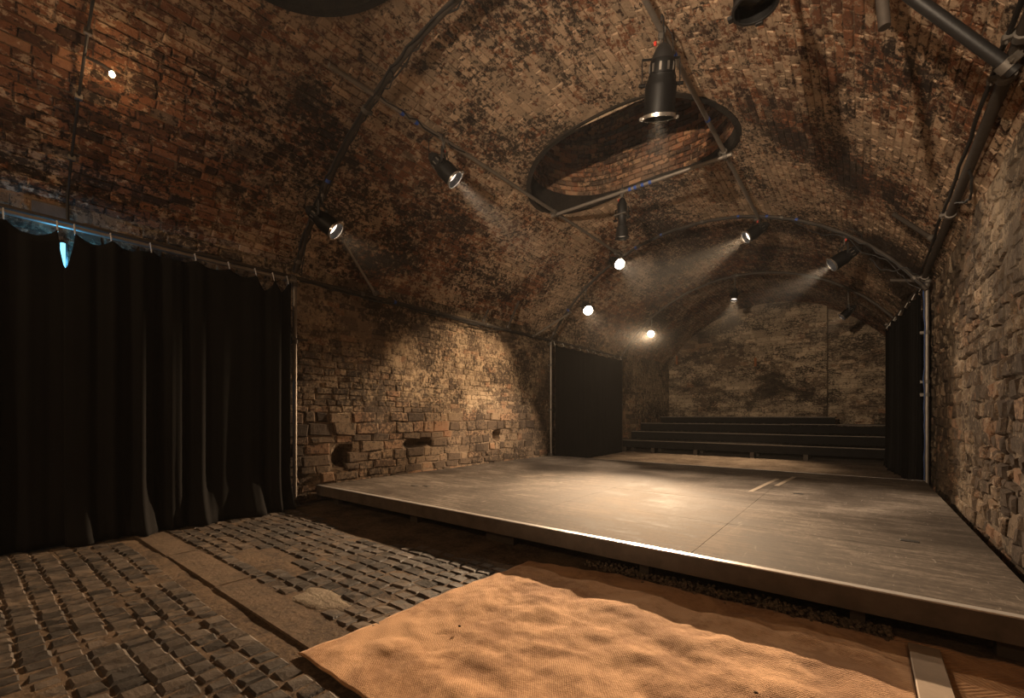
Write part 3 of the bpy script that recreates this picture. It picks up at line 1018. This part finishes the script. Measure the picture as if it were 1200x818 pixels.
PR = 0.026
PXL = -5.93
Y1, Y2, Y3 = 2.85, 9.05, 13.1
pipe('dark arched pipe under the vault nearest the camera, springing from the first post', arch_pts(Y1, PXL, 0.72, r=3.93), 0.033, M_DARKPIPE, (0.02, 0.12, 0.28, 0.62, 0.86), (0.16,), group='arched pipes')
pipe('dark arched pipe in the middle of the vault, at the far edge of the stage', arch_pts(Y2, PXL, 0.76), 0.030, M_DARKPIPE, (0.02, 0.28, 0.52, 0.69, 0.97), (0.10, 0.35, 0.42, 0.60, 0.66, 0.72), group='arched pipes')
pipe('dark arched pipe farthest back, in front of the seating tiers', arch_pts(Y3, PXL, 0.72), 0.032, M_DARKPIPE, (0.02, 0.5, 0.97), (), group='arched pipes')
pipe('long dark pipe along the top of the left wall', [(PXL + 0.01, -1.5, 3.03), (PXL, 2.85, 3.035), (PXL, 9.05, 3.03), (PXL, 13.4, 3.03)], PR, M_DARKPIPE, (0.29, 0.36, 0.46, 0.55, 0.60, 0.71, 0.97), (0.40, 0.55))
pipe('pale steel curtain rail pipe over the left curtains', [(-5.86, -1.5, 2.975), (-5.86, 2.80, 2.975)], 0.022, M_STEEL, (0.98,), ())
pipe('grey pipe running along the left side of the vault', [(-4.13, 2.32, 4.66), (-4.13, 9.15, 4.70)], PR, M_STEEL, (0.08, 0.60, 0.985), (0.13, 0.16))
pipe('grey pipe running along the vault right of the crown', [(-1.45, 2.75, 4.745), (-1.45, 9.12, 4.735)], PR, M_STEEL, (0.02, 0.58, 0.985), (0.26, 0.45))
pipe('pale steel crossbar under the big ceiling shaft', [(-4.22, 6.46, 4.655), (-1.36, 6.46, 4.685)], 0.026, M_STEEL, (0.03, 0.55, 0.97), (0.50, 0.53, 0.57, 0.61))
pipe('thick dark pipe along the top of the right wall', [(0.72, 2.6, 3.40), (0.74, 9.15, 3.27)], 0.038, M_DARKPIPE, (0.18, 0.24, 0.6, 0.98), ())
pipe('dark slanting brace pipe at the top right of the vault', [(0.70, 3.84, 3.20), (0.26, 3.62, 3.71), (-0.25, 3.37, 4.33)], 0.034, M_BLACKM, (0.04,), ())
pipe('short hanging pipe with an open end at the top of the picture', [(0.03, Y1, 3.97), (0.088, Y1, 3.11)], 0.026, M_DARKPIPE, (0.03,), ())
pipe('angled steel brace from the vault to the right wall pipe', [(0.33, 7.72, 3.86), (0.69, 7.42, 3.34)], 0.026, M_DARKPIPE, (0.95,), ())
pipe('short slanting brace from the left wall pipe up to the vault, nearest the first post', [(PXL + 0.04, 4.08, 3.06), (-5.68, 3.40, 3.64)], 0.020, M_STEEL, (0.04,), ())
pipe('short dark brace on the left wall pipe near the stage curtain', [(PXL + 0.03, 7.33, 3.06), (-5.68, 7.45, 3.62)], 0.022, M_DARKPIPE, (0.04,), ())
pipe('stubby dark brace at the middle of the left wall pipe', [(PXL + 0.03, 6.55, 3.06), (-5.80, 6.6, 3.30)], 0.02, M_DARKPIPE, (0.1,), ())
pipe('pale slanting brace by the brightest lamp', [(-5.90, 8.25, 3.0), (-5.35, 9.02, 3.62)], 0.022, M_STEEL, (0.04, 0.96), ())

# vertical posts
for (lab, x, y, zb, zt, mt, cl) in (('upright steel post between the left curtain and the stone wall', PXL, Y1, 0.0, 3.03, M_STEEL, (0.97, 0.72, 0.02)),
                                    ('upright steel post at the far left corner of the stage', PXL, Y2, 0.02, 3.03, M_STEEL, (0.97, 0.8, 0.44, 0.08)),
                                    ('upright dark post past the flat left curtain, by the seating', PXL, Y3, 0.05, 3.03, M_DARKPIPE, (0.97, 0.5)),
                                    ('upright steel post at the right wall with a blue cable beside it', 0.77, Y2 + 0.1, 0.02, 3.27, M_STEEL, (0.97, 0.75, 0.52, 0.46))):
    p = pipe(lab, [(x, y, zb), (x, y, zt)], PR, mt, cl, (), 'post', 'upright posts')
    MB().box((x - 0.06, y - 0.06, zb - 0.004), (x + 0.06, y + 0.06, zb + 0.008), b=0.002).build('base_plate', M_CLAMP, p, local=p.location)
pipe('thin second pipe strapped beside the first post', [(PXL + 0.015, Y1 - 0.10, 1.72), (PXL + 0.015, Y1 - 0.10, 3.0)], 0.014, M_STEEL, (0.05, 0.5))
pipe('dark handle bar sticking out of the first post', [(PXL, Y1 - 0.14, 2.22), (PXL + 0.02, Y1 + 0.16, 2.22)], 0.016, M_DARKPIPE, (0.4,))
pipe('curtain rail pipe from the right post towards the back wall', [(0.76, 9.1, 3.24), (0.46, 13.05, 3.22)], 0.022, M_DARKPIPE, (0.02, 0.96))
pipe('stub pipe crossing the head of the right post', [(0.35, 9.13, 3.32), (0.82, 9.13, 3.22)], 0.028, M_DARKPIPE, (0.9,))

# conduit with a bare bulb, far left
cp = thing('wall_conduit', 'thin black conduit climbing the vault at the far left', 'conduit', (-6.0, 0.70, 3.0))
MB().tube([(PXL - 0.02, 0.70, 3.0)] + arch_pts(0.70, PXL - 0.02, -4.0, 14, 4.04), 0.011, 8).build('tube', M_CABLE, cp, True, cp.location)
for k in (2, 5, 8, 11):
    p = arch_pts(0.70, PXL - 0.02, -4.0, 14, 4.04)[k]
    MB().box((p[0] - 0.02, p[1] - 0.025, p[2] - 0.018), (p[0] + 0.02, p[1] + 0.025, p[2] + 0.03), b=0.004).build('clip', M_CLAMP, cp, local=cp.location)
bp = Vector((-5.02, 0.86, 4.11))
bb = thing('bare_bulb', 'small bare glowing bulb on the conduit at the far left', 'bulb', bp)
MB().lathe([(0.0, -0.024), (0.014, -0.02), (0.021, -0.004), (0.018, 0.012), (0.010, 0.022)], 12, Matrix.Translation(bp)).build('glass', M_BULB, bb, True, bp)
MB().tube([bp + Z * 0.02, bp + Vector((-0.03, -0.05, 0.06)), (-5.08, 0.71, 4.19)], 0.012, 8).build('holder', M_BLACKM, bb, True, bp)
ld = bpy.data.lights.new('bulb_light', 'POINT'); ld.energy = POWER['bulb']; ld.color = TUNG; ld.shadow_soft_size = 0.03
lo = bpy.data.objects.new('bulb_light', ld); COL.objects.link(lo); lo.parent = bb; lo.location = (0.03, 0, -0.045)

# cables tied along the rig
cable('black cable tied along the near arched pipe', [(p[0] + 0.0, p[1] - 0.035, p[2] - 0.03) for p in arch_pts(Y1, -5.9, -2.2, 16, 3.93)], 0.011, seed=1, wob=0.016, n=3)
cable('second black cable on the near arched pipe', [(p[0], p[1] + 0.035, p[2] - 0.02) for p in arch_pts(Y1, -5.9, -2.2, 16, 3.93)], 0.009, seed=2, wob=0.018, n=3)
cable('black cable tied along the middle arched pipe', [(p[0], p[1] - 0.03, p[2] - 0.035) for p in arch_pts(Y2, -5.9, 0.7, 26)], 0.013, seed=3, wob=0.016, n=3)
cable('slack black cable under the right half of the middle arched pipe', [(p[0], p[1] - 0.04, p[2] - 0.06 - 0.12 * math.sin(k * 0.9) ** 2) for k, p in enumerate(arch_pts(Y2, -0.9, 0.7, 10))], 0.008, seed=4, wob=0.012, n=3)
cable('black cable bundle along the left wall pipe', [(PXL + 0.03, 2.9, 2.995), (PXL + 0.03, 4.2, 2.98), (PXL + 0.03, 6.0, 2.995), (PXL + 0.03, 7.6, 2.985), (PXL + 0.03, 9.0, 2.995)], 0.014, seed=5, wob=0.014, n=9)
cable('thinner black cable sagging from the left wall pipe', [(PXL + 0.035, 4.6, 3.0), (PXL + 0.04, 5.0, 2.93), (PXL + 0.04, 5.6, 2.97), (PXL + 0.04, 6.8, 2.93), (PXL + 0.04, 7.2, 3.0)], 0.009, seed=6, wob=0.012, n=5)
cable('thick black cable hugging the right wall pipe', [(0.662, 2.7, 3.415), (0.668, 5.0, 3.375), (0.676, 7.0, 3.335), (0.685, 9.0, 3.295)], 0.014, seed=7, wob=0.010, n=9)
cable('black cable looping off the right wall pipe', [(0.72, 5.4, 3.30), (0.76, 5.55, 3.20), (0.78, 5.75, 3.17), (0.76, 5.95, 3.22), (0.72, 6.1, 3.28)], 0.011, seed=8, wob=0.008, n=4)
cable('black cable dangling in loops beside the right curtain head', [(0.1, 9.0, 3.68), (0.2, 8.98, 3.50), (0.36, 8.98, 3.42), (0.52, 9.0, 3.45), (0.6, 9.0, 3.36), (0.7, 9.0, 3.28)], 0.01, seed=9, wob=0.014, n=4)
cable('blue cable running down the right post', [(0.735, 9.12, 3.2), (0.74, 9.1, 2.4), (0.735, 9.12, 1.6), (0.74, 9.1, 0.9), (0.735, 9.12, 0.06)], 0.009, M_BLUECAB, seed=10, wob=0.008, n=5)
cable('black cable lying along the foot of the right wall', [(0.82, 3.6, 0.03), (0.81, 5.0, 0.03), (0.83, 7.0, 0.03), (0.82, 9.0, 0.03)], 0.013, seed=11, wob=0.012, n=8)
cable('black cable lying on the pipe left of the vault shaft', [(-4.10, 2.9, 4.66), (-4.10, 3.5, 4.65), (-4.10, 4.2, 4.66)], 0.009, seed=12, wob=0.02, n=6)
cable('thin black lead hanging from the near arched pipe beside the first lamp', [(-5.32, 2.82, 3.84), (-5.52, 2.80, 3.55), (-5.62, 2.80, 3.2), (-5.68, 2.82, 3.02)], 0.006, seed=13, wob=0.012, n=4)
cable('black lead coiled on the near arched pipe over the crossing', [(-3.92, 2.82, 4.62), (-3.80, 2.80, 4.55), (-3.74, 2.80, 4.66), (-3.82, 2.82, 4.76)], 0.007, seed=14, wob=0.008, n=4)

# ------------------------------------------------------------------ stage lamps


def spot_cone(key, deg, blend, col, radius=0.05):
    d = bpy.data.lights.new('spot_' + key, 'SPOT')
    d.energy = POWER[key]; d.color = col; d.spot_size = math.radians(deg); d.spot_blend = blend
    d.shadow_soft_size = radius
    return d


def par_can(key, lab, pipe_pt, drop, aim, scale=1.0, deg=50, blend=0.6, col=WARM, bright=2, profile=False, hang=0.0, pr=0.03, red=False, oval=1.0):
    P0 = Vector(pipe_pt)
    C0 = P0 - Z * drop                                    # tilt pivot
    d = (Vector(aim) - C0).normalized()
    side = d.cross(Z)
    side = side.normalized() if side.length > 0.05 else Vector((1, 0, 0))
    upv = side.cross(d).normalized()
    R = Matrix((side, upv, -d)).transposed().to_4x4()     # local -Z is the beam
    M = Matrix.Translation(C0) @ R @ Matrix.Scale(scale, 4)
    root = thing('profile_spot' if profile else 'par_can', lab, 'lamp', P0, 'stage lamps on the rig')
    L = P0
    if profile:
        rb, rf, zr, zf = 0.085, 0.105, 0.30, -0.34
        MB().lathe([(rb * 0.8, zr), (rb, zr - 0.03), (rb, 0.06), (rb * 0.85, 0.03), (rb * 0.85, -0.10), (rb, -0.14), (rf, -0.22), (rf, zf), (rf - 0.006, zf), (rf - 0.006, -0.16), (0.05, -0.12)], 22, M).build('body', M_BLACKM, root, True, L)
        lz, lr = zf + 0.05, rf - 0.008
        MB().box((-0.115, -0.10, 0.05), (0.115, 0.10, 0.075), M, 0.004).build('gate_plate', M_CLAMP, root, False, L)
    else:
        rb, rf, zr, zf = 0.088, 0.112, 0.17, -0.21
        MB().lathe([(rb * 0.9, zr - 0.02), (rb, zr - 0.04), (rb, 0.06), (rb + 0.006, 0.055), (rb + 0.006, 0.035), (rf * 0.97, 0.0), (rf, -0.02), (rf, zf), (rf - 0.005, zf), (rf - 0.005, 0.0), (0.05, 0.05)], 24, M).build('body', M_BLACK, root, True, L)
        lz, lr = zf + 0.075, rf - 0.006
        m = MB()
        for k in range(10):
            a = 2 * math.pi * k / 10
            m.box((rb - 0.004, -0.008, 0.07), (rb + 0.003, 0.008, 0.12), M @ Matrix.Rotation(a, 4, 'Z'))
        m.build('vent_ring', M_CLAMP, root, False, L)
    MB().lathe([(0.0, zr + 0.075), (0.03, zr + 0.072), (0.05, zr + 0.05), (rb * 0.8, zr + 0.01), (rb * 0.92, zr - 0.03)], 20, M).build('rear_cap', M_BLACKM, root, True, L)
    # front ring with four clips
    m = MB()
    m.lathe([(rf + 0.001, zf + 0.02), (rf + 0.010, zf + 0.016), (rf + 0.010, zf - 0.006), (rf - 0.004, zf - 0.006), (rf - 0.004, zf + 0.004)], 24, M, False)
    for k in range(3):
        m.box((rf + 0.004, -0.02, zf - 0.012), (rf + 0.030, 0.02, zf + 0.010), M @ Matrix.Rotation(math.pi / 2 * k, 4, 'Z'), 0.003)
    m.build('front_ring', M_CHROME if bright and not profile else M_BLACKM, root, True, L)
    # lamp face: shallow glass dish
    MB().lathe([(0.0, lz - 0.016), (lr * 0.5, lz - 0.012), (lr * 0.85, lz - 0.003), (lr, lz + 0.004)], 24, M).build('lens', (M_GLASS, M_LENS_DIM, M_LENS_MID, M_LENS)[bright], root, True, L)
    # yoke
    hw = (rf + 0.022) * scale
    top = C0 + Z * (max(0.19 * scale, 0.15))
    m = MB()
    for sgn in (-1, 1):
        a = C0 + side * hw * sgn
        ax = Matrix((side, Z, side.cross(Z))).transposed().to_4x4()
        hgt = (top - C0).z
        m.box((-0.003, -0.02, -0.013), (0.003, hgt, 0.013), Matrix.Translation(a) @ ax)
    m.box((-hw, -0.003, -0.013), (hw, 0.003, 0.013), Matrix.Translation(top) @ ax)
    m.build('yoke', M_BLACKM, root, False, L)
    for sgn in (-1, 1):
        a = C0 + side * hw * sgn
        MB().tube([a - side * 0.028 * sgn, a + side * 0.03 * sgn], 0.016, 10).build('tilt_knob', M_BLACK, root, True, L)
    # hook clamp and hanging bolt
    m = MB()
    m.tube([top - Z * 0.01, Vector((P0.x, P0.y, P0.z - pr - 0.05))], 0.011 if hang == 0 else 0.022, 10)
    hk = []
    for k in range(11):
        a = math.radians(-110 + 26 * k)
        hk.append(P0 + side * (pr + 0.010) * math.cos(a) + Z * (pr + 0.010) * math.sin(a))
    m.tube(hk, 0.011, 8)
    m.box((-0.022, -0.018, -0.055 - pr), (0.022, 0.018, 0.0 - pr), Matrix.Translation(P0) @ Matrix((side, Z.cross(side), Z)).transposed().to_4x4(), 0.004)
    m.build('hook_clamp', M_CLAMP if hang == 0 else M_STEEL, root, True, L)
    # power lead and safety wire
    e = M @ Vector((0, 0.02, zr + 0.07))
    MB().tube([e, e + (e - C0).normalized() * 0.05 - Z * 0.05, (e + P0) / 2 - d * 0.16 - Z * 0.02, P0 - d * 0.10 + Z * 0.02, P0 + Z * (pr + 0.012)], 0.007, 7).build('power_lead', M_CABLE, root, True, L)
    sw = C0 + side * hw * 0.4 + upv * rb * scale
    MB().tube([sw, sw + side * 0.09 + Z * 0.06, P0 + side * 0.10 - Z * 0.05, P0 + side * 0.05 + Z * (pr + 0.006)], 0.004, 6).build('safety_wire', M_CABLE, root, True, L)
    if red:
        MB().box((-0.011, -0.011, -0.02), (0.011, 0.011, 0.02), Matrix.Translation(P0 - Z * (pr + 0.09) - side * 0.05), 0.005).build('plug', M_RED, root, False, L)
    if bright == 0: return root
    ld = spot_cone(key, deg, blend, col)
    lo = bpy.data.objects.new('spot_' + key, ld); COL.objects.link(lo)
    lo.parent = root
    lo.matrix_local = Matrix.Translation(M @ Vector((0, 0, lz - 0.03)) - P0) @ R @ Matrix.Diagonal((oval, 1, 1, 1))
    return root


az = lambda x, r=ARCH_R: arch_z(x, r)
par_can('arch_left', 'black lamp on the near arched pipe, low on the left, face tilted to the stage', (-5.22, Y1, az(-5.22, 3.93)), 0.36, (-2.0, 5.6, 0.2), 1.0, 46, col=WARM)
par_can('quarter_near', 'black lamp on the left vault pipe with a misty beam, third lamp from the left', (-4.13, 3.85, 4.672), 0.36, (-0.9, 6.3, 0.2), 1.0, 26, col=NEUT, red=True)
par_can('crown_near', 'big black lamp pointing down in front of the ceiling shaft', (-1.45, 4.05, 4.742), 0.50, (-2.35, 5.5, 0.2), 1.25, 50, col=NEUT, bright=1, red=True)
par_can('top', 'black lamp cut off by the top edge of the picture', (-0.48, Y1, az(-0.48, 3.93)), 0.64, (-0.47, 2.9, 0.2), 1.0, 60, col=WARM, bright=0, hang=1)
par_can('profile', 'slim dark spotlight hanging straight down from the steel crossbar', (-2.92, 6.46, 4.668), 0.42, (-2.95, 6.5, 0.2), 0.86, 44, col=WARM, bright=1, profile=True, red=True)
par_can('quarter_far', 'bright lamp at the far end of the left vault pipe, beam crossing rightward', (-4.13, 8.80, 4.698), 0.22, (0.9, 5.3, 0.9), 1.0, 44, col=NEUT, bright=3)
par_can('star_white', 'dazzling white lamp low on the middle arched pipe, above the flat curtain', (-4.97, Y2, az(-4.97)), 0.44, (-1.7, 5.8, 0.2), 1.0, 50, 1.0, col=NEUT, bright=3)
par_can('star_warm', 'dazzling warm lamp low on the back arched pipe', (-4.97, Y3, az(-4.97)), 0.46, (-2.2, 1.2, 0.2), 0.9, 28, 0.9, col=WARM, bright=3, oval=1.7)
par_can('crown_far', 'black lamp at the top of the middle arched pipe, glass turned to the left wall', (-1.50, Y2, az(-1.50)), 0.27, (-6.0, 6.1, 1.3), 1.0, 36, col=WARM, red=True)
par_can('arch_right', 'black lamp on the right half of the middle arched pipe, beam slanting down left', (-0.22, Y2, az(-0.22)), 0.38, (-5.4, 7.3, 0.3), 1.0, 34, col=NEUT, red=True)
par_can('back_mid', 'small warm lamp hanging at the crown of the back arched pipe', (-2.69, Y3, az(-2.69)), 0.50, (-2.9, 11.6, 0.2), 0.8, 70, col=WARM)
par_can('back_right', 'small lamp on the right half of the back arched pipe', (-0.25, Y3, az(-0.25)), 0.55, (-3.6, 12.4, 0.4), 0.8, 70, col=WARM)

# floodlight on a stand behind the photographer: lights the far vault and the back wall
st = thing('lamp_stand', 'black telescopic lamp stand behind the camera, holding the floodlight', 'stand', (-1.0, -3.4, 0))
MB().tube([(-1.0, -3.4, 0.35), (-1.0, -3.4, 1.2), (-1.0, -3.4, 1.21), (-1.0, -3.4, 2.52)], [0.019, 0.019, 0.014, 0.014], 10).build('pole', M_BLACKM, st, True, st.location)
MB().tube([(-1.3, -3.4, 2.5), (-0.7, -3.4, 2.5)], 0.016, 10).build('crossbar', M_BLACKM, st, True, st.location)
for k in range(3):
    a = 2.1 * k + 0.5
    MB().tube([(-1.0, -3.4, 0.55), (-1.0 + 0.5 * math.cos(a), -3.4 + 0.5 * math.sin(a), 0.012)], 0.012, 8).build('leg', M_BLACKM, st, True, st.location)
par_can('flood', 'black floodlight on the lamp stand behind the camera', (-0.77, -3.4, 2.5), 0.34, (-3.3, YB, 4.9), 1.0, 54, 1.0, NEUT, 2, pr=0.016)

# two bulbs added behind the photographer as fill light, out of view
for k, (x, y) in enumerate(((-4.2, -2.4), (-1.0, -2.6))):
    zb = arch_z(x, RV) - 0.55
    h = thing('fill_bulb', ('pendant house bulb added unseen behind the camera, on the curtain side', 'pendant house bulb added unseen behind the camera, by the right wall')[k], 'bulb', (x, y, zb))
    MB().tube([(x, y, zb + 0.06), (x, y, zb + 0.57)], 0.006, 6).build('flex', M_CABLE, h, True, h.location)
    MB().lathe([(0.02, 0.03), (0.024, 0.08), (0.01, 0.09)], 12, Matrix.Translation((x, y, zb))).build('holder', M_BLACKM, h, True, h.location)
    MB().lathe([(0.0, -0.05), (0.022, -0.042), (0.034, -0.015), (0.026, 0.012), (0.016, 0.03)], 14, Matrix.Translation((x, y, zb))).build('glass', M_BULB, h, True, h.location)
    ld = bpy.data.lights.new('fill_light', 'POINT'); ld.energy = POWER['fill'] * (3.0, 0.6)[k]; ld.color = WARM; ld.shadow_soft_size = 0.06
    lo = bpy.data.objects.new('fill_light', ld); COL.objects.link(lo); lo.parent = h; lo.location = (0, 0, -0.13)

# ------------------------------------------------------------------ haze in the whole vault
N = NT('stage_haze')
vsn = N.n('ShaderNodeVolumeScatter')
vsn.inputs['Color'].default_value = (1, 0.96, 0.9, 1)
hzz = N.n('ShaderNodeSeparateXYZ'); N.set(hzz.inputs[0], N.pos())
N.set(vsn.inputs['Density'], N.step(hzz.outputs['Z'], 2.6, 4.2, HAZE_LOW, HAZE_HIGH))
vsn.inputs['Anisotropy'].default_value = 0.0
N.t.links.new(vsn.outputs[0], N.out.inputs['Volume'])
hz = MB().box((XL - 1, YF - 1, -0.6), (XR + 1, YB + 1.6, 7.4)).build('haze', N.m)
tag(hz, 'thin stage haze filling the vault and catching the beams', 'haze', kind='stuff')
